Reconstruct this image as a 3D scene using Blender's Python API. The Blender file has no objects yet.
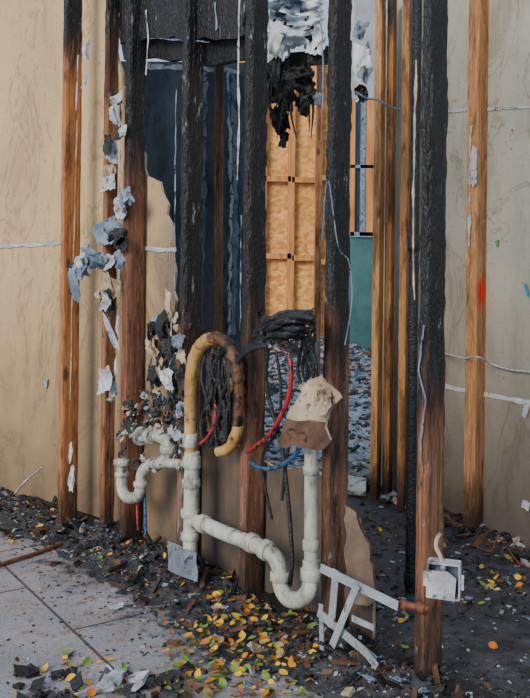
import bpy, math, random
from mathutils import Vector, Matrix, noise
from mathutils.geometry import tessellate_polygon
random.seed(7)
R=random.random
def U(a,b): return a+(b-a)*R()
F=900.0; H=1.25; CX=265.0; CY=255.0; ROLL=math.radians(0.65)
cr,sr=math.cos(ROLL),math.sin(ROLL)
def ray(x,y):
    dx=x-CX; dy=CY-y
    return Vector(((dx*cr-dy*sr)/F,1.0,(dx*sr+dy*cr)/F))
CAM=Vector((0,0,H))
def P(x,y,d): return CAM+ray(x,y)*d
def G(x,y):
    r=ray(x,y); return CAM+r*(-H/r.z)
O=Vector((-0.568,3.79,0)); u=Vector((0.6487,-0.7610,0)); n=Vector((-0.7610,-0.6487,0)); Zv=Vector((0,0,1))
def W(s,t,z): return O+u*s+n*t+Zv*z
def WP(x,y,t=0.0):
    r=ray(x,y); p0=O+n*t
    k=(p0-CAM).dot(n)/r.dot(n)
    return CAM+r*k
# ---------- materials
def N(nt,t,ins=None,**kw):
    nd=nt.nodes.new(t)
    for k,v in kw.items(): setattr(nd,k,v)
    if ins:
        for k,v in ins.items():
            s=nd.inputs[k]
            if isinstance(v,bpy.types.NodeSocket): nt.links.new(v,s)
            else: s.default_value=v
    return nd
def c4(c): return (c[0],c[1],c[2],1)
def newmat(name):
    m=bpy.data.materials.new(name); m.use_nodes=True
    nt=m.node_tree; b=nt.nodes['Principled BSDF']; return m,nt,b
def mixc(nt,f,a,b,bt='MIX'):
    nd=nt.nodes.new('ShaderNodeMix'); nd.data_type='RGBA'; nd.blend_type=bt
    for idx,v in ((0,f),(6,a),(7,b)):
        if isinstance(v,bpy.types.NodeSocket): nt.links.new(v,nd.inputs[idx])
        elif idx==0: nd.inputs[0].default_value=v
        else: nd.inputs[idx].default_value=c4(v)
    return nd.outputs[2]
def coords(nt,scale=(1,1,1),rot=(0,0,0)):
    tc=N(nt,'ShaderNodeTexCoord'); mp=N(nt,'ShaderNodeMapping',{'Vector':tc.outputs['Object'],'Scale':scale,'Rotation':rot})
    return mp.outputs[0]
def mr(nt,v,a,b,c=0,d=1):
    return N(nt,'ShaderNodeMapRange',{'Value':v,'From Min':a,'From Max':b,'To Min':c,'To Max':d}).outputs[0]
def surf(name,a,b,scale=5,rough=.7,bump=.3,c=None,cth=.6,metal=0,dist=.01,stretch=(1,1,1),soft=.06):
    m,nt,bs=newmat(name)
    co=coords(nt,stretch)
    n1=N(nt,'ShaderNodeTexNoise',{'Vector':co,'Scale':scale,'Detail':8.0,'Roughness':.65}).outputs['Fac']
    col=mixc(nt,mr(nt,n1,.35,.65),a,b)
    if c:
        n2=N(nt,'ShaderNodeTexNoise',{'Vector':co,'Scale':scale*2.3+1,'Detail':6.0,'Roughness':.7}).outputs['Fac']
        col=mixc(nt,mr(nt,n2,cth,cth+soft),col,c)
    nt.links.new(col,bs.inputs['Base Color'])
    n3=N(nt,'ShaderNodeTexNoise',{'Vector':co,'Scale':scale*6,'Detail':6.0}).outputs['Fac']
    bp=N(nt,'ShaderNodeBump',{'Height':n3,'Strength':bump,'Distance':dist})
    nt.links.new(bp.outputs[0],bs.inputs['Normal'])
    bs.inputs['Roughness'].default_value=rough; bs.inputs['Metallic'].default_value=metal
    return m
def wood(name,base,dark,cz,soft,ash=.0,stain=0,smoke=.5):
    m,nt,bs=newmat(name)
    g=N(nt,'ShaderNodeTexNoise',{'Vector':coords(nt,(34,34,1.6)),'Scale':2.6,'Detail':10.0,'Roughness':.78,'Distortion':.8}).outputs['Fac']
    col=mixc(nt,mr(nt,g,.40,.58),dark,base)
    gf=N(nt,'ShaderNodeTexNoise',{'Vector':coords(nt,(90,90,3)),'Scale':2.0,'Detail':6.0,'Roughness':.8}).outputs['Fac']
    col=mixc(nt,mr(nt,gf,.54,.66,0,.6),col,(base[0]*.25,base[1]*.2,base[2]*.2))
    g1=N(nt,'ShaderNodeTexNoise',{'Vector':coords(nt,(9,9,1.5)),'Scale':1.8,'Detail':6.0,'Roughness':.65}).outputs['Fac']
    col=mixc(nt,mr(nt,g1,.50,.64,0,.9),col,(base[0]*.25,base[1]*.2,base[2]*.22))
    gp=N(nt,'ShaderNodeTexNoise',{'Vector':coords(nt,(14,14,3)),'Scale':2.2,'Detail':6.0,'Roughness':.7}).outputs['Fac']
    col=mixc(nt,mr(nt,gp,.58,.68,0,.55),col,(min(base[0]*1.35,.9),min(base[1]*1.6,.8),min(base[2]*2.4,.6)))
    kn=N(nt,'ShaderNodeTexVoronoi',{'Vector':coords(nt,(7,7,3)),'Scale':1.0}).outputs['Distance']
    col=mixc(nt,mr(nt,kn,.06,.14,.8,0),col,(.05,.015,.005))
    tc=N(nt,'ShaderNodeTexCoord'); z=N(nt,'ShaderNodeSeparateXYZ',{'Vector':tc.outputs['Object']}).outputs['Z']
    n2=N(nt,'ShaderNodeTexNoise',{'Vector':coords(nt,(13,13,1.6)),'Scale':1.9,'Detail':9.0,'Roughness':.72}).outputs['Fac']
    a=N(nt,'ShaderNodeMath',{0:n2,1:soft*6.5},operation='MULTIPLY').outputs[0]
    zz=N(nt,'ShaderNodeMath',{0:z,1:a},operation='ADD').outputs[0]
    f=mr(nt,zz,cz-soft+soft*3.25,cz+soft+soft*3.25)
    col=mixc(nt,mr(nt,f,0,.5),col,(.075,.03,.017))
    col=mixc(nt,mr(nt,f,.4,.85),col,(.007,.0078,.0095))
    n8=N(nt,'ShaderNodeTexNoise',{'Vector':coords(nt,(8,8,2.2)),'Scale':1.7,'Detail':9.0,'Roughness':.75}).outputs['Fac']
    col=mixc(nt,mr(nt,n8,.52,.62,0,smoke),col,(.02,.012,.009))
    fz=N(nt,'ShaderNodeMath',{0:z,1:mr(nt,gp,.3,.7,0,.25)},operation='SUBTRACT').outputs[0]
    col=mixc(nt,mr(nt,fz,-.05,.16,.9,0),col,(.02,.014,.012))
    n4=N(nt,'ShaderNodeTexNoise',{'Vector':coords(nt,(4,4,.8)),'Scale':12.0,'Detail':8.0,'Roughness':.75}).outputs['Fac']
    if ash>0:
        col=mixc(nt,mr(nt,n4,.64-ash*.1,.70-ash*.1,0,.75),col,(.33,.37,.42))
    n6=N(nt,'ShaderNodeTexNoise',{'Vector':coords(nt,(25,25,3)),'Scale':2.0,'Detail':8.0,'Roughness':.8}).outputs['Fac']
    q=N(nt,'ShaderNodeMath',{0:mr(nt,n6,.55,.66,0,.55),1:f},operation='MULTIPLY').outputs[0]
    col=mixc(nt,q,col,(.055,.070,.095))  # bluish sky sheen on the char, painted into the colour
    if stain:
        n5=N(nt,'ShaderNodeTexNoise',{'Vector':coords(nt,(1,1,.4)),'Scale':9.0,'Detail':3.0}).outputs['Fac']
        r1=mr(nt,z,stain-.10,stain-.03); r2=mr(nt,z,stain+.03,stain+.08,1,0)
        q=N(nt,'ShaderNodeMath',{0:r1,1:r2},operation='MULTIPLY').outputs[0]
        q=N(nt,'ShaderNodeMath',{0:q,1:mr(nt,n5,.42,.5)},operation='MULTIPLY').outputs[0]
        col=mixc(nt,q,col,(.75,.03,.01))
    nt.links.new(col,bs.inputs['Base Color'])
    v=N(nt,'ShaderNodeTexVoronoi',{'Vector':coords(nt,(1,1,.45)),'Scale':85.0},feature='DISTANCE_TO_EDGE').outputs['Distance']
    v=mr(nt,v,0,.25)
    v=N(nt,'ShaderNodeMath',{0:v,1:f},operation='MULTIPLY').outputs[0]
    v=N(nt,'ShaderNodeMath',{0:v,1:.5},operation='MULTIPLY').outputs[0]
    hh=N(nt,'ShaderNodeMath',{0:v,1:n6},operation='ADD').outputs[0]
    bp=N(nt,'ShaderNodeBump',{'Height':hh,'Strength':.6,'Distance':.006})
    nt.links.new(bp.outputs[0],bs.inputs['Normal'])
    nt.links.new(mr(nt,f,0,1,.85,.5),bs.inputs['Roughness'])
    return m
# ---------- mesh builder
class MB:
    def __init__(s,name,mats): s.name=name; s.mats=mats; s.v=[]; s.f=[]; s.m=[]; s.sm=[]
    def add(s,vs,fs,mi=0,smooth=False):
        o=len(s.v); s.v+= [tuple(p) for p in vs]
        for f in fs: s.f.append([o+i for i in f]); s.m.append(mi); s.sm.append(smooth)
    def tube(s,pts,r,mi=0,seg=14,sub=6,cap=True,wob=0):
        pts=[Vector(p) for p in pts]
        if not isinstance(r,(list,tuple)): r=[r]*len(pts)
        path=[];rad=[]
        if sub>1 and len(pts)>2:
            for i in range(len(pts)-1):
                p0=pts[max(i-1,0)];p1=pts[i];p2=pts[i+1];p3=pts[min(i+2,len(pts)-1)]
                for k in range(sub):
                    t=k/sub
                    q=0.5*((2*p1)+(p2-p0)*t+(2*p0-5*p1+4*p2-p3)*t*t+(3*p1-p0-3*p2+p3)*t**3)
                    path.append(q); rad.append(r[i]+(r[i+1]-r[i])*t)
            path.append(pts[-1]); rad.append(r[-1])
        else: path=pts; rad=list(r)
        tn=(path[1]-path[0]).normalized()
        a=tn.orthogonal().normalized()
        vs=[];fs=[]
        for i,p in enumerate(path):
            if i==0: t=(path[1]-path[0])
            elif i==len(path)-1: t=path[-1]-path[-2]
            else: t=path[i+1]-path[i-1]
            t.normalize(); a=(a-t*a.dot(t)).normalized(); b=t.cross(a)
            for k in range(seg):
                an=2*math.pi*k/seg; rr=rad[i]
                d=a*math.cos(an)+b*math.sin(an)
                if wob: rr*=1+wob*noise.noise((p+d*rr)*60)
                vs.append(p+d*rr)
        for i in range(len(path)-1):
            for k in range(seg):
                k2=(k+1)%seg
                fs.append([i*seg+k,i*seg+k2,(i+1)*seg+k2,(i+1)*seg+k])
        s.add(vs,fs,mi,True)
        if cap:
            s.add(vs[:seg],[list(range(seg))[::-1]],mi); s.add(vs[-seg:],[list(range(seg))],mi)
    def ring(s,c,ax,r,l,mi=0,seg=20,hole=0):
        ax=Vector(ax).normalized(); c=Vector(c)
        p=[c-ax*l/2,c-ax*(l/2-.003),c+ax*(l/2-.003),c+ax*l/2]
        s.tube(p,[r-.003,r,r,r-.003],mi,seg,1,True)
    def box(s,c,ax,ay,az,mi=0,jit=0):
        c=Vector(c); vs=[]
        for i in (-1,1):
            for j in (-1,1):
                for k in (-1,1):
                    p=c+ax*i+ay*j+az*k
                    if jit: p=p+Vector((U(-1,1),U(-1,1),U(-1,1)))*jit
                    vs.append(p)
        s.add(vs,[[0,1,3,2],[4,6,7,5],[0,4,5,1],[2,3,7,6],[0,2,6,4],[1,5,7,3]],mi)
    def bar(s,a,b,w,th,nrm,mi=0):
        a=Vector(a);b=Vector(b);d=(b-a); l=d.length; d.normalize(); nrm=(nrm-d*nrm.dot(d)).normalized(); sd=d.cross(nrm)
        s.box((a+b)/2,d*l/2,sd*w/2,nrm*th/2,mi)
    def poly(s,pts,th,mi=0,mi2=None):
        if mi2 is None: mi2=mi
        m=len(pts); tri=tessellate_polygon([pts])
        s.add(pts,[list(t) for t in tri],mi)
        bk=[p+th for p in pts]
        s.add(bk,[list(t)[::-1] for t in tri],mi2)
        s.add(list(pts)+bk,[[i,(i+1)%m,m+(i+1)%m,m+i] for i in range(m)],mi2)
    def flake(s,c,w,h,nr,roll=0,curl=.3,mi=0,g=9,rag=.15,curl2=0,crum=.10):
        nr=Vector(nr).normalized(); a=nr.cross(Zv)
        if a.length<.01: a=Vector((1,0,0))
        a.normalize(); b=a.cross(nr)*-1
        a,b=a*math.cos(roll)+b*math.sin(roll), b*math.cos(roll)-a*math.sin(roll)
        off=Vector((U(0,99),U(0,99),U(0,99)))
        vs=[];c=Vector(c); kap=curl*5
        for i in range(g+1):
            for j in range(g+1):
                x=i/g*2-1;y=j/g*2-1
                e=max(abs(x),abs(y)); l=math.hypot(x,y) or 1
                k=(1-.30*(l-e)/.41*(.5+noise.noise(off+Vector((x/l,y/l,5))))) *(1+rag*1.6*noise.noise(Vector((x/l*1.3,y/l*1.3,0))+off)*e*e+rag*.7*noise.noise(Vector((x/l*4,y/l*4,0))+off)*e*e)
                x*=k;y*=k
                X_=x*w/2; Y_=y*h/2
                ca=kap*(.6+.5*y)
                if abs(ca)>.05:
                    rr=(w/2)/ca; xx=rr*math.sin(X_/rr); z=rr*(1-math.cos(X_/rr))
                else: xx=X_; z=0
                z+=curl2*y*y*h*.8+crum*w*(noise.noise(Vector((x,y,3))*1.5+off)+.6*abs(noise.noise(Vector((x,y,9))*3.1+off)))
                vs.append(c+a*xx+b*Y_+nr*z)
        fs=[[i*(g+1)+j,(i+1)*(g+1)+j,(i+1)*(g+1)+j+1,i*(g+1)+j+1] for i in range(g) for j in range(g)]
        s.add(vs,fs,mi,True)
    def ribbon(s,pts,w,nr,mi=0,jag=.4,step=.012):
        pts=[Vector(p) for p in pts]; path=[]
        for a,b in zip(pts,pts[1:]):
            k=max(2,int((b-a).length/step))
            for i in range(k): path.append(a.lerp(b,i/k))
        path.append(pts[-1]); vs=[];off=U(0,50)
        for i,p in enumerate(path):
            t=(path[min(i+1,len(path)-1)]-path[max(i-1,0)]).normalized(); sd=t.cross(nr).normalized()
            w1=w/2*(1+jag*2.6*noise.noise(p*14+Vector((off,0,0)))+U(-jag,jag)*.4); w2=w/2*(1+jag*2.6*noise.noise(p*17+Vector((0,off,0)))+U(-jag,jag)*.4)
            vs+= [p-sd*max(w1,0), p+nr*.004*noise.noise(p*20), p+sd*max(w2,0)]
        fs=[]
        for i in range(len(path)-1):
            fs+=[[3*i,3*i+1,3*i+4,3*i+3],[3*i+1,3*i+2,3*i+5,3*i+4]]
        s.add(vs,fs,mi)
    def chip(s,c,a,b,h,mi=0):
        e=Matrix.Rotation(U(0,6.28),3,'Z')@Matrix.Rotation(random.gauss(0,.35),3,'X')@Matrix.Rotation(random.gauss(0,.35),3,'Y')
        s.box(Vector(c),e@Vector((a/2,0,0)),e@Vector((0,b/2,0)),e@Vector((0,0,h/2)),mi,min(a,b)*.25)
    def build(s):
        me=bpy.data.meshes.new(s.name); me.from_pydata(s.v,[],s.f)
        for m in s.mats: me.materials.append(m)
        me.polygons.foreach_set('material_index',s.m); me.polygons.foreach_set('use_smooth',s.sm); me.update()
        o=bpy.data.objects.new(s.name,me); bpy.context.scene.collection.objects.link(o); return o
def jag(pts,amp,st=14,close=True):
    out=[]
    for i in range(len(pts) if close else len(pts)-1):
        a=pts[i];b=pts[(i+1)%len(pts)]
        if len(a)>2: out.append((a[0],a[1])); continue
        L=math.hypot(b[0]-a[0],b[1]-a[1]); k=max(1,int(L/st))
        for j in range(k):
            t=j/k; x=a[0]+(b[0]-a[0])*t; y=a[1]+(b[1]-a[1])*t
            if j>0: x+=U(-amp,amp); y+=U(-amp,amp)
            out.append((x,y))
    if not close: out.append((pts[-1][0],pts[-1][1]))
    return out
# palette
M_white=surf('peeled_paint',(.34,.37,.41),(.66,.69,.73),10,.7,.4,(.10,.10,.11),.54,soft=.1)
M_bgrey=surf('blue_grey_paper_and_glint',(.11,.15,.22),(.25,.32,.42),9,.6,.4,(.03,.03,.035),.56)
M_tan=surf('torn_paper',(.38,.28,.18),(.62,.50,.37),7,.85,.3,(.10,.07,.05),.56,soft=.12)
M_char=surf('char',(.005,.0055,.007),(.02,.021,.025),12,.5,.8,(.08,.095,.12),.66)
M_ash=surf('ash',(.022,.023,.027),(.07,.072,.082),14,.85,.8,(.26,.28,.31),.64)
M_plaster=surf('plaster_crumb',(.24,.26,.29),(.48,.50,.52),14,.8,.6,(.06,.06,.06),.56)
M_brown=surf('burnt_brown',(.055,.026,.015),(.16,.08,.045),12,.7,.5)
M_rust=surf('rusted_copper',(.10,.035,.02),(.26,.09,.045),18,.55,.5)
M_pvc=surf('sooty_pvc',(.30,.31,.27),(.70,.70,.62),9,.42,.25,(.07,.065,.055),.50,stretch=(1,1,.45),soft=.16)
M_ochre=surf('scorched_pvc',(.42,.20,.05),(.72,.48,.18),7,.45,.3,(.09,.035,.015),.53,soft=.12)
M_scor=surf('scorched_dark',(.05,.02,.01),(.20,.085,.03),8,.5,.4,(.01,.008,.007),.50)
M_galv=surf('galvanised_steel',(.32,.37,.43),(.58,.64,.70),12,.45,.15,(.20,.13,.10),.60,metal=.35)
M_black=surf('melted_black',(.006,.007,.01),(.022,.025,.032),20,.38,.7)
M_red=surf('red_hose',(.32,.015,.02),(.50,.03,.04),10,.4,.1,(.04,.01,.01),.52)
M_blue=surf('blue_hose',(.02,.08,.20),(.04,.14,.30),10,.4,.1,(.01,.015,.02),.52)
# ---------- room shell
def drywall_mat(name,a,b,stain,low=(-.5,.7),smoke=None):
    m,nt,bs=newmat(name)
    n1=N(nt,'ShaderNodeTexNoise',{'Vector':coords(nt),'Scale':1.6,'Detail':5.0,'Distortion':.8}).outputs['Fac']
    col=mixc(nt,mr(nt,n1,.35,.65),a,b)
    n2=N(nt,'ShaderNodeTexNoise',{'Vector':coords(nt,(1,1,.6)),'Scale':2.0,'Detail':5.0,'Roughness':.55,'Distortion':1.0}).outputs['Fac']
    for th in (.53,.585):
        e=N(nt,'ShaderNodeMath',{0:n2,1:th},operation='SUBTRACT').outputs[0]
        e=N(nt,'ShaderNodeMath',{0:e},operation='ABSOLUTE').outputs[0]
        col=mixc(nt,mr(nt,e,0,.012,.5,0),col,stain)
    col=mixc(nt,mr(nt,n2,.585,.66,0,.35),col,(stain[0]*.9,stain[1]*.9,stain[2]*.9))
    tc=N(nt,'ShaderNodeTexCoord'); sp=N(nt,'ShaderNodeSeparateXYZ',{'Vector':tc.outputs['Object']}); z=sp.outputs['Z']
    zz=N(nt,'ShaderNodeMath',{0:z,1:n2},operation='SUBTRACT').outputs[0]
    col=mixc(nt,mr(nt,zz,low[0],low[1],.9,0),col,(stain[0]*.5,stain[1]*.52,stain[2]*.6))
    if smoke:
        xx=N(nt,'ShaderNodeMath',{0:sp.outputs['X'],1:n2},operation='ADD').outputs[0]
        col=mixc(nt,mr(nt,xx,smoke[0],smoke[1],0,.88),col,(.085,.07,.065))
    n3=N(nt,'ShaderNodeTexNoise',{'Vector':coords(nt),'Scale':60.0,'Detail':4.0}).outputs['Fac']
    col=mixc(nt,mr(nt,n3,.64,.7,0,.5),col,(stain[0]*.5,stain[1]*.5,stain[2]*.5))
    n9=N(nt,'ShaderNodeTexNoise',{'Vector':coords(nt,(1,1,.3)),'Scale':9.0,'Detail':8.0,'Roughness':.7}).outputs['Fac']
    col=mixc(nt,mr(nt,n9,.5,.72,0,.5),col,(stain[0]*1.1,stain[1]*1.1,stain[2]*1.1))
    nt.links.new(col,bs.inputs['Base Color']); bs.inputs['Roughness'].default_value=.85
    bp=N(nt,'ShaderNodeBump',{'Height':n1,'Strength':.5,'Distance':.05}); nt.links.new(bp.outputs[0],bs.inputs['Normal'])
    return m
M_dwL=drywall_mat('drywall_paper_tan',(.70,.49,.26),(.58,.40,.22),(.26,.165,.095),(-.6,.8),(-.15,.25))
M_dwR=drywall_mat('drywall_paper_grey',(.53,.50,.42),(.44,.42,.36),(.20,.16,.12),(-.5,.9))
M_dwB=surf('drywall_scorched',(.05,.065,.09),(.17,.21,.255),4,.7,.4,(.02,.022,.025),.54,soft=.14,stretch=(1,1,.4))
# left wall: angled sheet + torn sheet behind the burnt studs
LA=W(-.30,-.10,0); LB=W(-3.2,.36,0); ld=(LB-LA).normalized(); ln=Vector((-ld.y,ld.x,0))
if ln.dot(-LA)<0: ln=-ln
def LP(x,y,t=.006):
    r=ray(x,y); p0=LA+ln*t; return CAM+r*((p0-CAM).dot(ln)/r.dot(ln))
HT=3.1
out=[(116,-90),(118,60),(147,176),(160,182),(168,205),(172,250),(176,300),(160,345),(168,400),(200,438),(240,446),(272,466),(318,472),(345,505),(358,520),(368,560),(373,603)]
pts=[WP(x,y,-.10) for x,y in jag(out,2.5,9,False)]
pts=[Vector((p.x,p.y,min(max(p.z,0.0),HT))) for p in pts]
q0=pts[0].copy(); q0.z=HT
pts=[W(-.30,-.10,HT),q0]+pts
pts.append(Vector((pts[-1].x,pts[-1].y,0.0))); pts.append(W(-.30,-.10,0))
mb=MB('wall_left',[M_dwL,M_tan]); mb.poly(pts,-n*.012,0,1)
mb.poly([LB,LA,LA+Zv*HT,LB+Zv*HT],-ln*.012,0,1)
mb.build()
mb=MB('trim_1',[M_white])
mb.ribbon([LP(-150,252),LP(0,247),LP(60,243),LP(88,246)],.017,ln,0,.35); mb.ribbon([WP(89,246,-.094),WP(110,247,-.094),WP(176,250,-.094)],.017,n,0,.35)
mb.ribbon([LP(42,467),LP(28,478),LP(10,498)],.006,ln,0,.5)
mb.build()
RA=Vector((.60,5.02,0)); RB=Vector((1.75,2.65,0)); rd=(RB-RA).normalized(); rn=Vector((rd.y,-rd.x,0)); 
if rn.dot(-RA)<0: rn=-rn
def RP(x,y,t=0):
    r=ray(x,y); p0=RA+rn*t; return CAM+r*((p0-CAM).dot(rn)/r.dot(rn))
mb=MB('wall_right',[M_dwR]); mb.poly([RA,RB,RB+Zv*2.7,RA+Zv*2.7],-rn*.012); mb.build()
mb=MB('trim_2',[M_white])
mb.ribbon([RP(432,112,.004),RP(490,109,.004),RP(560,105,.004)],.012,rn,0,.25)
mb.ribbon([RP(440,385,.004),RP(483,394,.004),RP(560,408,.004)],.020,rn,0,.25)
mb.build()
mb=MB('wall_back',[M_dwB,M_white,M_char])
a=P(60,300,5.2);bq=P(243,300,5.2);top=P(200,62,5.2).z
mb.poly([Vector((a.x,5.2,0)),Vector((bq.x,5.2,0)),Vector((bq.x,5.2,top)),Vector((a.x,5.2,top))],Vector((0,.02,0)))
mb.build()
mb=MB('trim_3',[M_white,M_bgrey])
yv=Vector((0,-1,0))
mb.ribbon([P(130,64,5.15),P(160,66,5.15),P(240,71,5.15)],.022,yv,0,.6)
mb.ribbon([P(228,72,5.15),P(231,200,5.15),P(229,335,5.15)],.014,yv,0,.8)
mb.ribbon([P(233,72,5.16),P(236,200,5.16),P(233,335,5.16)],.03,yv,1,.5)
mb.ribbon([P(201,72,5.15),P(200,150,5.15),P(197,330,5.15)],.014,yv,0,.8)
mb.ribbon([P(205,72,5.16),P(204,150,5.16),P(201,330,5.16)],.03,yv,1,.5)
mb.build()
# floor
m,nt,bs=newmat('subfloor')
tc=N(nt,'ShaderNodeTexCoord').outputs['Object']
ang=math.atan2(u.y,u.x)
def vdot(v):
    a=N(nt,'ShaderNodeVectorMath',{0:tc,1:tuple(v)},operation='DOT_PRODUCT').outputs['Value']
    return N(nt,'ShaderNodeMath',{0:a,1:O.dot(v)},operation='SUBTRACT').outputs[0]
T=vdot(n)
nz=N(nt,'ShaderNodeTexNoise',{'Vector':tc,'Scale':3.0,'Detail':8.0,'Roughness':.7}).outputs['Fac']
nf=N(nt,'ShaderNodeTexNoise',{'Vector':tc,'Scale':12.0,'Detail':10.0,'Roughness':.75}).outputs['Fac']
nff=N(nt,'ShaderNodeTexNoise',{'Vector':tc,'Scale':70.0,'Detail':6.0,'Roughness':.7}).outputs['Fac']
col=mixc(nt,mr(nt,nz,.38,.62),(.26,.28,.34),(.44,.44,.47))
col=mixc(nt,mr(nt,nf,.45,.57,0,.8),col,(.33,.25,.225))
col=mixc(nt,mr(nt,nf,.56,.65,0,.75),col,(.12,.085,.08))
col=mixc(nt,mr(nt,nff,.55,.64,0,.7),col,(.10,.095,.105))
br=N(nt,'ShaderNodeTexBrick',{'Vector':N(nt,'ShaderNodeMapping',{'Vector':tc,'Rotation':(0,0,-ang+.12),'Location':(.13,.22,0)}).outputs[0],'Scale':1.0,'Mortar Size':.006,'Brick Width':.9,'Row Height':.45,'Mortar Smooth':.2},offset=.5).outputs['Fac']
col=mixc(nt,mr(nt,br,0,1,0,.85),col,(.06,.04,.035))
a=N(nt,'ShaderNodeMath',{0:nz,1:.8},operation='MULTIPLY').outputs[0]
a=N(nt,'ShaderNodeMath',{0:T,1:a},operation='ADD').outputs[0]
ga=N(nt,'ShaderNodeMath',{0:nf,1:.6},operation='MULTIPLY').outputs[0]
a=N(nt,'ShaderNodeMath',{0:a,1:ga},operation='ADD').outputs[0]
dark=mixc(nt,mr(nt,nf,.4,.7),(.018,.02,.026),(.095,.105,.13))
dark=mixc(nt,mr(nt,nff,.6,.68,0,.6),dark,(.22,.24,.27))
col=mixc(nt,mr(nt,a,.90,1.08),dark,col)
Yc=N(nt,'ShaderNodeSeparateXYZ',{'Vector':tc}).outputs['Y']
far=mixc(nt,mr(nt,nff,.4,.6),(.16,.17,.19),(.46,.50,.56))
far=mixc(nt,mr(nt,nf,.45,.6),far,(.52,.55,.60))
col=mixc(nt,mr(nt,Yc,4.8,6.2),col,far)  # grey debris beyond the wall, its daylight painted in as paler colour
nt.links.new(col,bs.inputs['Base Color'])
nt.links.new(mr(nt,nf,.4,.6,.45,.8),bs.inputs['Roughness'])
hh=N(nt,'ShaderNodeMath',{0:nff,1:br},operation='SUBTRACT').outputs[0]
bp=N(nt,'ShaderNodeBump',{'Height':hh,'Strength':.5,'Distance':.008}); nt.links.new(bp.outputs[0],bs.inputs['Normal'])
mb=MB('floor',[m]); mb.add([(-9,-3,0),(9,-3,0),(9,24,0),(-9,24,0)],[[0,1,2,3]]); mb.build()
def heap(s,t):
    p=Vector((s,t,0)); t0=max(0,-s-.3)*.16
    q=.055*math.exp(-((t-t0)/.17)**2)*(0.6+1.0*abs(noise.noise(p*3)))
    q+=(.018*noise.noise(p*14)+.014*noise.noise(p*35)+.007*noise.noise(p*90))*math.exp(-((t-t0)/.26)**2)
    return q-.006
mb=MB('ash_heap',[M_ash])
NS,NT=520,120; vs=[];fs=[]
for i in range(NS+1):
    for j in range(NT+1):
        s=-3+5.0*i/NS; t=-.45+1.15*j/NT
        vs.append(W(s,t,heap(s,t)))
for i in range(NS):
    for j in range(NT):
        k=i*(NT+1)+j; fs.append([k,k+NT+1,k+NT+2,k+1])
mb.add(vs,fs,0,True); mb.build()
# ---------- studs
def stud(name,base,w,dp,mat,cz,h=2.6,ax=u,ay=None,erode=.004,z0=.036,lean=0):
    ay=-n if ay is None else ay
    mb=MB(name,[mat]); nx,ny=4,7
    per=[]
    for i in range(nx): per.append((i/nx,0))
    for j in range(ny): per.append((1,j/ny))
    for i in range(nx): per.append((1-i/nx,1))
    for j in range(ny): per.append((0,1-j/ny))
    L=len(per); st=.012; K=int((h-z0)/st); vs=[]
    off=Vector((U(0,50),U(0,50),0))
    for k in range(K+1):
        z=z0+(h-z0)*k/K
        c=min(max((z-cz+.25)/.5,0),1)
        for (px,py) in per:
            x=(px-.5)*w; y=py*dp
            q=Vector((px*2,py*3,z*7))+off
            am=.0012+erode*c
            corner=(px in(0,1)) and (py in(0,1))
            e=(abs(noise.noise(q))+.5*abs(noise.noise(q*3)))*am*(2.0 if corner else 1)+(.002 if corner else 0)
            x+= (e if px==0 else -e if px==1 else 0); y+=(e if py==0 else -e if py==1 else 0)
            bow=.004*noise.noise(Vector((z*.8,0,0))+off)
            vs.append(Vector(base)+ax*(x+bow+lean*z)+ay*y+Zv*z)
    fs=[[k*L+i,k*L+(i+1)%L,(k+1)*L+(i+1)%L,(k+1)*L+i] for k in range(K) for i in range(L)]
    mb.add(vs,fs); mb.add(vs[-L:],[list(range(L))]); mb.build()
def wb(x,y0=400,t=0):
    p=WP(x,y0,t); return Vector((p.x,p.y,0))
TS='timber_stud'
TA=.10
stud(TS,wb(60,400,TA),.040,.085,wood('wood_orange_scorched_top',(.60,.24,.08),(.32,.115,.04),2.15,.14,.1,0,.45),2.2,z0=0)
stud(TS,wb(102,400,.02),.036,.06,wood('wood_scarred',(.42,.19,.09),(.20,.08,.04),2.2,.25,.4,0,.75),2.2)
stud('charred_stud',wb(123),.045,.089,wood('wood_charred_a',(.33,.14,.08),(.14,.055,.032),1.62,.13,.2,0,.8),1.65)
stud('charred_stud',wb(180),.042,.089,wood('wood_charred_b',(.34,.20,.13),(.13,.07,.045),.96,.15,.55,0,.8),.95)
stud('charred_stud',wb(243),.044,.089,wood('wood_charred_c',(.33,.15,.09),(.13,.057,.035),.94,.18,.25,0,.85),1.0)
stud('charred_stud',wb(326),.042,.089,wood('wood_charred_d',(.30,.15,.09),(.11,.052,.032),.98,.22,.25,0,.85),1.15)
stud('charred_stud',wb(421),.040,.089,wood('wood_charred_e',(.36,.16,.08),(.13,.055,.028),.86,.15,.2,0,.85),.85)
wl=wood('wood_light',(.76,.43,.18),(.46,.21,.08),2.7,.2,0,0,.45)
wl2=wood('wood_mid',(.56,.27,.10),(.30,.13,.05),2.6,.3,.1,0,.65)
def gb(x,y): return G(x,y)
X=Vector((1,0,0));Y=Vector((0,1,0))
e1=Vector((.93,-.36,0)); e2=Vector((.36,.93,0))
b=gb(373,500); stud(TS,b,.040,.10,wl,2.6,2.6,e1,e2,z0=0)
b=gb(385,497); stud(TS,b,.038,.09,wl2,2.6,2.6,e1,e2,z0=0)
b=gb(400,512); stud(TS,b,.040,.09,wl2,2.6,2.6,e1,e2,z0=0)
b=gb(468,531); stud(TS,b,.055,.089,wood('wood_orange_marked',(.62,.31,.13),(.36,.15,.06),2.9,.2,.05,1.09,.4),2.8,2.6,e1,(e2*.9+e1*.42).normalized(),z0=0)
stud(TS,Vector((P(217,300,5.05).x,5.02,0)),.05,.09,wood('wood_sooty',(.34,.17,.09),(.14,.065,.035),2.2,.3,.3),2.2,2.4,X,Y,z0=0)
mb=MB('sill_plate',[M_brown,M_char])
mb.box(W(-.6,-.045,.018),u*2.4,n*.046,Zv*.018,1,.002); mb.build()
mb=MB('top_plate',[M_char])
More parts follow.
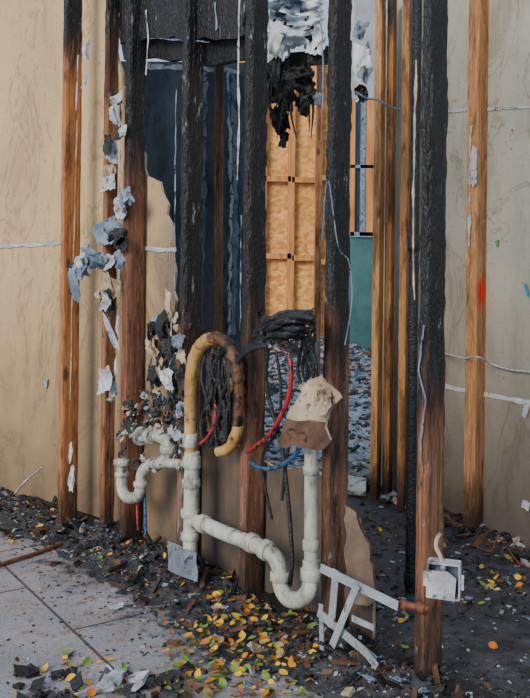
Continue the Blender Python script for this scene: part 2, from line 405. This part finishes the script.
mb.box(W(-.6,-.045,2.62),u*2.5,n*.046,Zv*.02,0,.002); mb.build()
mb=MB('charred_header',[wood('wood_header',(.1,.05,.03),(.05,.02,.01),1.0,.1,.35),M_bgrey,M_white,M_char])
pl=jag([(118,-70),(245,-70),(245,34),(215,40),(150,36),(120,44)],3,10)
mb.poly([WP(x,y,-.050) for x,y in pl],-n*.035,0)
pl=jag([(118,20),(244,20),(243,60),(205,65),(150,57),(124,60)],2,8)
mb.poly([WP(x,y,-.100) for x,y in pl],-n*.035,3)
mb.ribbon([WP(146,10,-.045),WP(148,40,-.045),WP(146,75,-.045)],.008,n,2,.7); mb.ribbon([WP(150,38,-.045),WP(210,42,-.045)],.004,n,1,.7); mb.ribbon([WP(215,2,-.045),WP(217,30,-.045)],.010,n,1,.7)  # blue-grey ribbons are painted highlights on the black header
mb.build()
mb=MB('vent_pipe',[M_black,M_char])
b=gb(410,592); 
mb.tube([Vector((b.x,b.y,0)),Vector((b.x,b.y,1.0)),Vector((b.x+.003,b.y,2.6))],.019,0,18,1,True)
mb.ring(Vector((b.x,b.y,.05)),Zv,.024,.05,1); mb.ring(Vector((b.x,b.y,1.3)),Zv,.023,.06,1); mb.build()
# ---------- far building
m,nt,bs=newmat('osb')
vo=N(nt,'ShaderNodeTexVoronoi',{'Vector':coords(nt,(1,1,1.3),(0,.5,0)),'Scale':17.0})
ng=N(nt,'ShaderNodeTexNoise',{'Vector':coords(nt),'Scale':1.0,'Detail':4.0}).outputs['Fac']
sx=N(nt,'ShaderNodeSeparateXYZ',{'Vector':vo.outputs['Color']}).outputs['X']
col=mixc(nt,sx,(.55,.22,.05),(1.0,.58,.18)); col=mixc(nt,mr(nt,ng,.4,.7,0,.5),col,(.6,.25,.06))
nt.links.new(col,bs.inputs['Base Color'])
D=13.5
x0=P(225,200,D).x; x1=P(351,200,D).x; zt=P(290,60,D).z
mb=MB('wall_far',[m]); mb.poly([Vector((x0,D,0)),Vector((x1,D,0)),Vector((x1,D,zt)),Vector((x0,D,zt))],Y*.02); mb.build()
wf=surf('wood_far',(.42,.16,.045),(.75,.33,.10),3,.7,.2,stretch=(6,6,.6))
mb=MB('far_wall_framing',[wf])
for xx in (263,291,318,346):
    q=P(xx,200,D).x; mb.box(Vector((q,D-.06,zt/2)),X*.05,Y*.05,Zv*zt/2,0,.0)
for (xa,xb,yy) in ((235,263,176),(264,291,179),(292,318,180),(264,291,256),(292,318,258),(319,346,262),(319,346,178)):
    pa=P(xa,yy,D-.06);pb=P(xb,yy,D-.06); mb.box((pa+pb)/2,X*(pb.x-pa.x)/2,Y*.05,Zv*.04)
mb.build()
M_teal=surf('teal_board',(.03,.10,.11),(.06,.17,.17),3,.6,.2)
M_sid=surf('grey_siding',(.30,.31,.32),(.45,.46,.47),2,.7,.2)
M_glass=surf('dark_glass',(.02,.04,.07),(.06,.10,.15),3,.15,.05)
D2=11.5
mb=MB('wall_far_side',[M_sid,M_teal])
def rect(mb,xa,ya,xb,yb,d,mi,th=.04):
    a=P(xa,ya,d);b=P(xb,yb,d)
    mb.box((a+b)/2,X*abs(b.x-a.x)/2,Y*th/2,Zv*abs(a.z-b.z)/2,mi)
mb_a=P(349,235,D2);mb_b=P(425,235,D2)
mb.box(Vector(((mb_a.x+mb_b.x)/2,D2,mb_a.z/2)),X*(mb_b.x-mb_a.x)/2,Y*.05,Zv*mb_a.z/2,1)
rect(mb,349,-60,425,100,D2,0); mb.build()
mb=MB('window_1',[M_glass,wf,M_bgrey])
rect(mb,352,102,425,233,D2,0,.02); rect(mb,349,100,354,236,D2-.05,1,.06); rect(mb,361,100,365,236,D2-.05,2,.06); rect(mb,350,232,425,238,D2-.05,2,.06); rect(mb,350,165,425,169,D2-.05,2,.06); rect(mb,366,100,374,236,D2-.05,1,.06)
mb.build()
stud(TS,Vector((P(319,200,7).x,7,0)),.05,.09,wl2,9,2.75,X,Y,z0=0)
# ---------- charred insulation hanging at top centre
M_ins=surf('pale_insulation',(.48,.57,.66),(.88,.93,.98),6,.9,.6,(.12,.13,.15),.62)
mb=MB('hanging_charred_insulation',[M_char,M_ins,M_bgrey])
for (x,y,w,h,mi) in ((292,72,.22,.11,0),(283,95,.11,.15,0),(305,85,.12,.09,0),(280,120,.08,.12,0),(300,104,.08,.08,0),(287,140,.04,.09,0),(279,40,.14,.16,1),(308,8,.22,.14,1),(296,35,.18,.10,1),(300,22,.26,.10,1),(285,8,.18,.12,2),(315,55,.08,.07,0),(273,80,.05,.20,0),(268,15,.08,.12,1),(312,98,.05,.06,1),(361,62,.09,.18,1),(362,75,.08,.10,2),(360,95,.07,.07,0),(360,30,.08,.1,2),(318,40,.10,.10,1)):
    for k in range(3):
        mb.flake(P(x+U(-5,5),y+U(-4,4),4.9+U(-.2,.2)),w*U(.6,1.1),h*U(.7,1.2),Vector((U(-.5,.5),-1,U(-.6,.4))),U(-.4,.4),U(-.15,.2),mi if R()<.88 else 0,14,.35,U(-.3,.3),.25)
for k in range(18):
    x=U(268,312);y=U(60,95); mb.tube([P(x,y,4.9),P(x+U(-4,4),y+U(10,20),4.85),P(x+U(-6,6),y+U(22,50),4.85)],[.012,.007,.002],0,6,3)
mb.build()
mb=MB('charred_ceiling_joist',[M_char])
mb.bar(P(235,-5,4.95),P(345,62,4.9),.04,.05,yv); mb.bar(P(262,62,5.0),P(345,56,4.9),.07,.06,yv)
mb.bar(P(262,-10,5.0),P(262,130,5.0),.05,.05,yv)
mb.build()
# ---------- peeled paint / paper on studs
mb=MB('peeling_drywall_paper',[M_white,M_bgrey,M_tan,M_char])
fl=[(118,97,14,14,0),(113,113,16,22,0),(122,130,14,14,0),(110,150,17,30,0),(112,172,18,22,2),(106,182,14,18,0),(122,205,24,26,0),(127,198,14,18,1),(106,232,34,30,1),(120,240,18,18,3),(98,258,26,24,1),(84,268,18,26,1),(72,280,12,38,1),(78,260,10,16,0),(112,285,24,38,2),(114,262,18,16,0),(110,300,16,22,0),(86,48,6,22,0),(84,78,5,24,0),(108,378,18,24,0),(114,392,14,14,0),(102,385,10,14,1),(114,330,7,50,0),
(158,325,20,30,3),(152,345,14,24,2),(166,345,14,20,3),(168,378,18,22,0),(178,360,14,24,3),(163,398,16,14,0),(183,385,12,26,3),(150,330,10,18,3),(178,340,12,16,1),(170,300,8,28,2),(182,410,14,18,0),(155,372,10,20,3)]
k=3.9/F
for (x,y,w,h,mi) in fl:
    for j in range(2):
        mb.flake(WP(x+U(-3,3),y+U(-4,4),U(.008,.035)+(TA if x<90 else .02 if x<112 else 0)),w*k*U(.75,1.1),h*k*U(.65,1.05),n*1.3+u*U(-.3,.7)+Zv*U(-.4,.4),U(-.5,.5),U(-.25,.40),mi if R()<.75 else random.choice([1,2,3]),10,.22,U(-.2,.2),.16)
for (x,y,w,h) in ((72,478,9,26),(71,455,5,20)):
    for j in range(2): mb.flake(WP(x,y+U(-5,5),TA+.012),w*k,h*k*.8,n+u*U(-.2,.5),U(-.3,.3),.12,0,9,.3)
mb.flake(LP(46,383,.01),.025,.045,ln,0,.1,0)
def strip(pts,w,mi,t=.006): mb.ribbon([WP(x,y,t) for x,y in pts],w,n,mi,.8)
strip([(239,0),(238,60),(239,130),(237,180)],.008,0); strip([(241,215),(240,330)],.006,1)
strip([(121,90),(120,200),(118,300),(114,400)],.013,0); strip([(176,90),(175,200),(174,300)],.006,1)
strip([(77,120),(75,200),(72,300),(70,400)],.006,2,TA+.006); strip([(416,60),(413,200),(414,300)],.006,2)
strip([(320,0),(323,60),(322,110)],.006,1); strip([(354,-5),(352,40)],.010,0)
strip([(424,325),(418,370),(426,400),(420,440),(422,470)],.005,1,.01)
strip([(172,310),(170,380),(176,440)],.012,0); strip([(78,55),(76,110)],.007,0,TA+.006)
mb.ribbon([gb(466,531)+Zv*z-e2*.006-e1*.0 for z in (1.3,1.42,1.55,1.85)],.010,-e2,0,.8)
mb.flake(gb(470,531)+Zv*1.66-e2*.018,.035,.17,-e2,0,.15,0,9,.25)
mb.build()
mb=MB('wall_spray_marks',[surf('marker_red',(.6,.03,.02),(.5,.02,.02)),surf('marker_green',(.12,.4,.15),(.1,.3,.1)),surf('marker_blue',(.03,.25,.45),(.04,.3,.5)),M_white])
for (x,y,w,h,mi) in ((497,243,.022,.03,1),(527,290,.02,.06,2),(526,410,.03,.08,3),(512,130,.01,.008,0),(486,215,.012,.02,1),(526,505,.05,.04,3)):
    mb.flake(RP(x,y,.006),w,h,rn,U(-.5,.5),.05,mi)
mb.build()
def cable(name,pts,r,mat,seg=8):
    mb=MB(name,[mat]); mb.tube(pts,r,0,seg,8); mb.build()
cable('electrical_cable',[RP(440,352,.02),RP(463,358,.10),RP(478,357,.13),RP(492,364,.03),RP(512,370,.02),RP(560,374,.02)],.004,M_white)
cable('black_cable',[WP(322,240,.02),WP(328,180,.03),WP(338,245,.02),WP(349,262,.0),WP(352,300,.02),WP(345,345,.03)],.0022,M_bgrey)
cable('electrical_cable',[P(356,92,4.3),P(366,98,4.2),P(378,100,4.15),P(388,106,4.15),P(400,110,4.2)],.005,M_bgrey)
# ---------- plumbing
T0=.045
def wp(x,y,t=T0): return WP(x,y,t)
mb=MB('drain_pipe',[M_pvc,M_ochre,M_plaster])
r=.028
mb.tube([wp(192,452),wp(191,500),wp(190,556)],r,0,20,2)
for (x,y,l,rr) in ((192,462,.045,.034),(191,483,.03,.035),(190,513,.03,.035),(190,536,.03,.034)):
    mb.ring(wp(x,y),wp(x,y-5)-wp(x,y+5),rr,l,0)
mb.tube([wp(191,522),wp(202,523),wp(222,532,.055),wp(245,541,.075),wp(262,548,.075),wp(274,556,.07),wp(280,570,.07),wp(281,586,.07),wp(288,598,.075),wp(299,600,.075),wp(308,592,.07),wp(311,578,.06),wp(311,560,.055)],.027,0,20,6)
mb.ring(wp(204,524,.047),wp(214,529)-wp(200,523),.034,.035,0)
mb.ring(wp(252,543,.076),wp(262,548)-wp(248,541),.033,.03,0); mb.ring(wp(266,550,.074),wp(272,554)-wp(260,546),.034,.03,0)
mb.ring(wp(280,576,.07),Zv,.033,.03,0); mb.ring(wp(311,574,.058),Zv,.034,.04,0)
mb.tube([wp(311,566,.05),wp(311,520,.04),wp(311,450,.03),wp(312,340,.02)],.022,0,20,2)
mb.ring(wp(311,545,.045),Zv,.027,.035,0); mb.ring(wp(311,470,.033),Zv,.026,.03,0)
mb.build()
mb=MB('scorched_pipe_loop',[M_ochre,M_scor,M_pvc])
lp=[(190,456),(190,425),(190,395),(192,370),(197,352),(206,341),(217,338)]
mb.tube([wp(x,y) for x,y in lp],[.022,.022,.022,.024,.026,.026,.024],0,18,6,True,.12)
mb.tube([wp(214,338),wp(226,343),wp(234,356),wp(238,378),wp(239,405),wp(237,428)],[.022,.022,.024,.022,.018,.018],1,18,6,True,.35)
mb.tube([wp(238,425),wp(234,440),wp(228,449),wp(218,452)],[.018,.021,.02,.017],0,16,5,True,.2)
mb.ring(wp(190,440),Zv,.028,.05,2); mb.build()
mb=MB('charred_wiring',[M_black,M_scor,M_char])
for k in range(26):
    x=U(204,228); a=U(345,365)
    mb.tube([wp(x+U(-3,3),a,U(.02,.06)),wp(x+U(-8,8),a+U(20,35),U(.02,.07)),wp(x+U(-7,7),a+U(45,65),U(.02,.06)),wp(x+U(-5,5),min(a+U(70,95),446),U(.02,.06))],U(.005,.010),random.choice([0,0,2,1]),8,5,True,.4)
for k in range(18): mb.flake(wp(U(205,230),U(360,440),U(.0,.06)),U(.02,.05),U(.04,.10),n+u*U(-1,1),U(-.5,.5),U(-.5,.5),random.choice([0,2,0,1]),6,.4)
mb.build()
mb=MB('charred_hose_bundle',[M_black,M_bgrey])
for k in range(22):
    y=U(316,340); x=U(254,266)
    mb.tube([wp(x,y+8,.06),wp(x+14,y-3+U(-3,3),U(.07,.13)),wp(x+30,y-6+U(-5,4),U(.07,.14)),wp(U(300,318),y-8+U(-6,8),U(.06,.13))],[U(.006,.010),U(.009,.014),U(.008,.013),U(.004,.009)],0,9,5,True,.5)
for k in range(6):
    mb.tube([wp(U(260,268),U(335,350),.08),wp(252,346+U(-4,4),.08),wp(243,352+U(-4,6),.06),wp(236,358+U(-4,8),.05)],.007,0,8,4,True,.4)
for k in range(22): mb.flake(wp(U(262,315),U(312,350),U(.08,.13)),U(.03,.06),U(.02,.05),n+u*U(-1,1)+Zv*U(-.5,1),U(-1,1),U(-.5,.7),0 if R()<.85 else 1,7,.4)
for k in range(6): mb.tube([wp(U(296,318),U(335,345),.07),wp(U(300,322),U(350,365),.06),wp(U(302,320),U(375,395),.05)],[.009,.007,.003],0,7,4,True,.4)
mb.build()
cable('red_supply_hose',[wp(288,345,.07),wp(291,370,.08),wp(289,395,.08),wp(280,418,.08),wp(268,436,.07),wp(255,447,.06),wp(248,452,.03)],.008,M_red,12)
cable('blue_supply_hose',[wp(251,463,.05),wp(264,469,.07),wp(280,466,.08),wp(293,457,.08),wp(299,449,.07)],.0075,M_blue,12)
cable('black_supply_hose',[wp(268,348,.06),wp(266,380,.05),wp(272,410,.04),wp(281,440,.04),wp(286,480,.05),wp(290,520,.05),wp(292,560,.06),wp(290,585,.05)],.007,M_black,10)
cable('black_supply_hose',[wp(302,345,.06),wp(298,370,.05),wp(303,400,.05),wp(296,430,.04),wp(288,450,.04),wp(282,500,.04)],.006,M_black,10)
cable('black_supply_hose',[wp(276,352,.06),wp(281,390,.06),wp(277,430,.05),wp(262,460,.04),wp(272,520,.03)],.005,M_black,10)
cable('red_supply_hose',[wp(216,400,.05),wp(214,425,.06),wp(207,438,.06),wp(200,444,.05)],.006,M_red,12)
mb=MB('sink_trap',[M_pvc,M_plaster,M_char])
rr=.023
mb.tube([wp(122,458,.06),wp(122,475,.06),wp(122,488,.06),wp(127,497,.06),wp(136,497,.06),wp(141,488,.06),wp(142,474,.06),wp(149,465,.06),wp(160,463,.05),wp(167,456,.04),wp(168,444,.04),wp(160,437,.04),wp(146,436,.04)],rr,0,18,6)
for (x,y,ax,R2,l) in ((122,462,Zv,.035,.024),(122,474,Zv,.030,.02),(141,484,Zv,.030,.022),(156,464,u,.030,.022),(168,449,Zv,.032,.028),(150,436,u,.032,.03),(141,436,u,.038,.016)):
    mb.ring(wp(x,y,.06 if x<145 else .045),ax,R2,l,0)
mb.tube([wp(160,463,.05),wp(182,464,.045),wp(190,465,.045)],.018,0,16,2)
for k in range(34): mb.flake(wp(U(118,182),U(428,470),U(.04,.08)),U(.015,.045),U(.012,.035),n+Zv*U(0,1)+u*U(-1,1),U(-1,1),U(-.4,.5),1 if R()<.5 else 2,7,.4)
mb.build()
mb=MB('charred_insulation_clump',[M_char,M_plaster,M_ash,M_brown,M_tan])
for k in range(150):
    mb.flake(wp(U(124,184),U(394,434),U(.0,.05)),U(.015,.05),U(.012,.04),n+Zv*U(-.2,1)+u*U(-1,1),U(-2,2),U(-.5,.6),random.choice([0,0,0,2,1,3,0,4]),6,.4)
for k in range(80):
    mb.flake(wp(U(150,188),U(315,400),U(-.04,.03)),U(.015,.045),U(.03,.07),n+Zv*U(-.4,.4)+u*U(-1,1),U(-.6,.6),U(-.5,.6),random.choice([0,0,2,3,0,4]),6,.4)
mb.build()
cable('blue_supply_hose',[wp(145,478,.03),wp(145,505,.04),wp(146,535,.05)],.006,M_blue,10)
cable('red_supply_hose',[wp(137,480,.03),wp(137,505,.04),wp(138,530,.05)],.005,M_red,10)
mb=MB('torn_drywall_piece',[M_tan,M_brown,M_white])
def fp(pts,t,mi,tilt=0):
    mb.poly([WP(x,y,t+tilt*(y-410)) for x,y in jag(pts,1.8,5)],-n*.008,mi,0)
fp([(286,418),(296,400),(308,380),(320,376),(330,386),(341,398),(331,408),(325,424),(300,424)],.10,0,-.0006)
fp([(277,441),(286,418),(303,421),(326,422),(327,432),(330,440),(321,450),(300,446),(280,447)],.10,1,.0012)
mb.flake(wp(312,393,.120),.09,.07,n+Zv*.4,.5,.12,0,12,.3,.1,.2); mb.flake(wp(322,402,.125),.07,.09,n+u*.3,-.3,.12,0,12,.3,.1,.2)
mb.flake(wp(298,436,.128),.09,.05,n-Zv*.3,.1,.12,1,12,.3,.1,.2)
mb.build()
M_rem=surf('drywall_smoked',(.12,.085,.065),(.27,.20,.15),5,.85,.3,(.05,.04,.035),.54,soft=.15)
mb=MB('torn_drywall_piece',[M_rem,M_brown])
mb.poly([WP(x,y,-.01) for x,y in jag([(345,505),(356,512),(366,540),(373,575),(376,600),(368,606),(346,606)],2,7)],-n*.01,0,1); mb.build()
mb=MB('metal_bracket',[M_galv])
def bar(a,b,w,ta,tb): mb.bar(WP(a[0],a[1],ta),WP(b[0],b[1],tb),w,.003,n,0)
bar((321,568),(398,606),.028,.09,.07); bar((336,570),(331,628),.028,.085,.08); bar((357,585),(332,646),.024,.095,.09); bar((318,612),(376,661),.028,.08,.07); bar((352,618),(374,628),.018,.1,.1)
bar((321,604),(322,650),.018,.07,.07); bar((362,648),(377,667),.024,.09,.09)
mb.build()
mb=MB('bent_steel_plate',[surf('sooty_steel',(.13,.15,.19),(.28,.31,.36),12,.5,.3,(.05,.05,.06),.55,metal=.3)])
mb.poly([WP(x,y,.09+(y-560)*.0016) for x,y in jag([(168,541),(196,553),(197,582),(186,578),(168,570)],1,8)],-n*.003); mb.build()
mb=MB('electrical_box',[M_white,M_bgrey,M_plaster])
c=WP(444,579,.028); a=(u*.35+X*.65).normalized(); bn=Vector((a.y,-a.x,0)); 
if bn.y>0: bn=-bn
w2,h2,dd=.043,.047,.045
mb.box(c-bn*dd/2,a*w2,bn*.002,Zv*h2,1)
for sgn in(-1,1):
    mb.box(c+a*sgn*w2,a*.002,bn*dd/2,Zv*h2,0); mb.box(c+Zv*sgn*h2,a*w2,bn*dd/2,Zv*.002,0)
    mb.box(c+a*sgn*(w2+.006)+bn*.012,a*.006,bn*.003,Zv*.02,0); mb.ring(c+Zv*sgn*(h2-.008)+bn*.015,bn,.007,.03,2)
mb.poly([c+a*x+Zv*z+bn*(dd/2+.002) for x,z in ((-w2-.003,-h2),(w2-.012,-h2-.003),(w2-.008,.012),(.012,h2-.018),(-w2-.003,h2-.02))],-bn*.004,0)
mb.build()
cable('stripped_wire',[c+Zv*.02,c+Zv*.06-a*.01,c+Zv*.085-a*.022,c+Zv*.11-a*.02,c+Zv*.125-a*.01],.006,M_tan)
mb=MB('copper_stub',[M_rust])
mb.tube([WP(396,603,.04),WP(412,606,.04),WP(430,609,.04)],.009,0,14,3,True,.3); mb.ring(WP(404,605,.04),u,.014,.025); mb.ring(WP(422,608,.04),u,.015,.03); mb.build()
mb=MB('copper_floor_pipe',[M_rust])
mb.tube([G(-60,585)+Zv*.01,G(0,567)+Zv*.01,G(35,556)+Zv*.01,G(62,546)+Zv*.01],.008,0,12,4,True,.2)
mb.build()
cable('electrical_cable',[G(470,548)+Zv*.02,G(490,556)+Zv*.02,G(498,550)+Zv*.05,G(508,556)+Zv*.03,G(520,566)+Zv*.01,G(545,575)+Zv*.01],.004,M_rust)
# ---------- debris
mb=MB('charred_debris',[M_char,M_ash,M_plaster,M_brown,M_bgrey,M_tan])
def scatter(cnt,sr_,tr,size,wts,gauss=None):
    for k in range(cnt):
        s=U(*sr_); t=random.gauss(*gauss) if gauss else U(*tr)
        t+=max(0,-s-.3)*.16
        a=size[0]*(size[1]/size[0])**(R()**1.6); 
        z=max(heap(s,t),0)+a*.12
        mb.chip(W(s,t,z),a*U(.8,2.6),a,a*U(.15,.5),random.choices(range(6),wts)[0])
scatter(9000,(-2.6,1.95),None,(.003,.014),(8,6,2.2,2.5,1.0,.5),(.03,.12))
scatter(2000,(-2.6,2.0),(-.45,.45),(.003,.009),(6,4,2,2,.8,.4))
scatter(420,(-2.4,1.9),None,(.012,.034),(9,4,1.2,5,1,.6),(.05,.11))
for k in range(600):
    p=G(U(-20,540),U(575,720)); a=U(.002,.007); mb.chip(p+Zv*a*.2,a*1.6,a,a*.5,random.choices(range(6),(5,3,2,2,.5,.6))[0])
for k in range(900):
    p=G(U(360,560),480+140*R()); a=U(.003,.014); mb.chip(p+Zv*a*.15,a*2.4,a,a*.4,random.choices(range(6),(6,4,1.5,3,1,.4))[0])
for k in range(700):
    p=RA.lerp(RB,U(0,.8))+rn*(.02+abs(random.gauss(0,.07))); a=U(.006,.03); mb.chip(p+Zv*a*.3,a*2.4,a,a*.5,random.choices(range(6),(6,3,.8,5,.6,.6))[0])
for k in range(70):
    s=U(-2.2,1.8);t=random.gauss(.06,.12)+max(0,-s-.3)*.16; a=U(.05,.14); mb.chip(W(s,t,max(heap(s,t),0)+.012),a,.012,.010,random.choice([0,0,3]))
mb.build()
mb=MB('rubble_pile',[M_ash,M_plaster,M_brown,M_bgrey,M_tan])
for k in range(3600):
    d=5.0+7.6*R(); x=U(-.3,1.6)*d/6
    a=U(.01,.035)*(.5+d/10); zz=max(0,(d-8)*.04)*R()
    mb.chip(Vector((x,d,zz+a*.15)),a*2.2,a,a*.35,random.choices(range(5),(3,4,2.5,2,1))[0])
mb.build()
mb=MB('white_board_scrap',[M_white]); 
mb.poly([P(343,474,4.9),P(366,478,4.75),P(366,492,4.6),P(343,490,4.7)],Vector((0,0,-.02))); mb.build()
mb=MB('broken_plaster_chunk',[M_white,M_ash,M_char,M_plaster])
for k in range(9): 
    p=G(U(92,140),U(680,700)); a=U(.03,.06); mb.chip(p+Zv*.012,a*1.4,a,.012,random.choice([0,3,3,1]))
for k in range(45):
    p=G(U(15,80) if R()<.6 else U(130,190),U(672,706)); a=U(.012,.04); mb.chip(p+Zv*.008,a*1.4,a,.010,random.choice([1,2,2]))
mb.flake(G(116,609)+Zv*.01,.06,.035,Zv,.4,.1,0)
mb.build()
LM=[surf('leaf_yellow',(.90,.52,.03),(.80,.38,.02),25,.55,.2),surf('leaf_orange',(.72,.24,.02),(.48,.13,.015),25,.55,.2),surf('leaf_green',(.12,.28,.05),(.26,.36,.07),25,.55,.2),surf('leaf_brown',(.20,.09,.035),(.11,.05,.02),25,.55,.2),surf('leaf_dull',(.42,.30,.10),(.28,.20,.08),25,.55,.2)]
mb=MB('fallen_leaves',LM)
def leaf(p,L,mi):
    e=Matrix.Rotation(U(0,6.28),3,'Z')@Matrix.Rotation(random.gauss(0,.4),3,'X')@Matrix.Rotation(random.gauss(0,.4),3,'Y')
    prof=[(0,0),(.12,.16),(.35,.28),(.6,.25),(.82,.13),(1,0)]; cu=U(.1,.5); f=U(.1,.5); vs=[]
    for (x,y) in prof:
        z=cu*(x-.5)**2
        for q in (-y,0,y): vs.append(p+e@Vector(((x-.5)*L,q*L*1.2,(z+abs(q)*f)*L)))
    fs=[]
    for i in range(5):
        fs+=[[3*i,3*i+1,3*i+4,3*i+3],[3*i+1,3*i+2,3*i+5,3*i+4]]
    mb.add(vs,fs,mi,True)
def leaves(cnt,x0,x1,y0,y1,wt,sz=(.018,.042),pile=0):
    for k in range(cnt):
        p=G(U(x0,x1),U(y0,y1)); q=p-O; s=q.dot(u);t=q.dot(n); z=max(heap(s,t),0)+.006+U(0,pile)
        leaf(p+Zv*z,U(*sz),random.choices(range(5),wt)[0])
leaves(280,165,315,622,700,(4,2,5,4,3),pile=.01)
leaves(55,200,270,585,630,(5,2,2,2,2)); leaves(60,95,225,545,580,(6,2,2,1,1)); leaves(25,130,330,560,700,(5,2,2,2,2))
leaves(30,0,60,505,545,(3,1,1,2,2)); leaves(12,0,200,560,700,(3,2,1,3,2)); leaves(18,300,520,600,698,(3,2,3,2,2)); leaves(22,470,530,555,590,(3,3,1,2,2)); leaves(22,360,430,500,560,(5,3,2,1,2)); leaves(30,340,368,330,500,(6,3,1,1,2))
leaves(30,60,130,655,698,(4,3,3,2,2))
mb.build()
# ---------- light
w=bpy.data.worlds.new('sky'); bpy.context.scene.world=w; w.use_nodes=True
bg=w.node_tree.nodes['Background']; bg.inputs[0].default_value=(.62,.79,1,1); bg.inputs[1].default_value=.85
def sun(nm,dirv,e,col,ang):
    l=bpy.data.lights.new(nm,'SUN'); l.energy=e; l.color=col; l.angle=math.radians(ang)
    o=bpy.data.objects.new(nm,l); bpy.context.scene.collection.objects.link(o); o.rotation_euler=Vector(dirv).to_track_quat('-Z','Y').to_euler(); o.location=(0,-2,5)
sun('sun',(.55,.75,-.45),2.8,(1,.90,.75),25)
cam=bpy.data.cameras.new('camera'); co=bpy.data.objects.new('camera',cam); bpy.context.scene.collection.objects.link(co)
cam.sensor_fit='VERTICAL'; cam.sensor_height=36; cam.lens=F/698*36; cam.shift_y=-(349-CY)/698; cam.clip_start=.05
Mx=Matrix(((cr,-sr,0,0),(0,0,-1,0),(sr,cr,0,H),(0,0,0,1)))
co.matrix_world=Mx
bpy.context.scene.camera=co
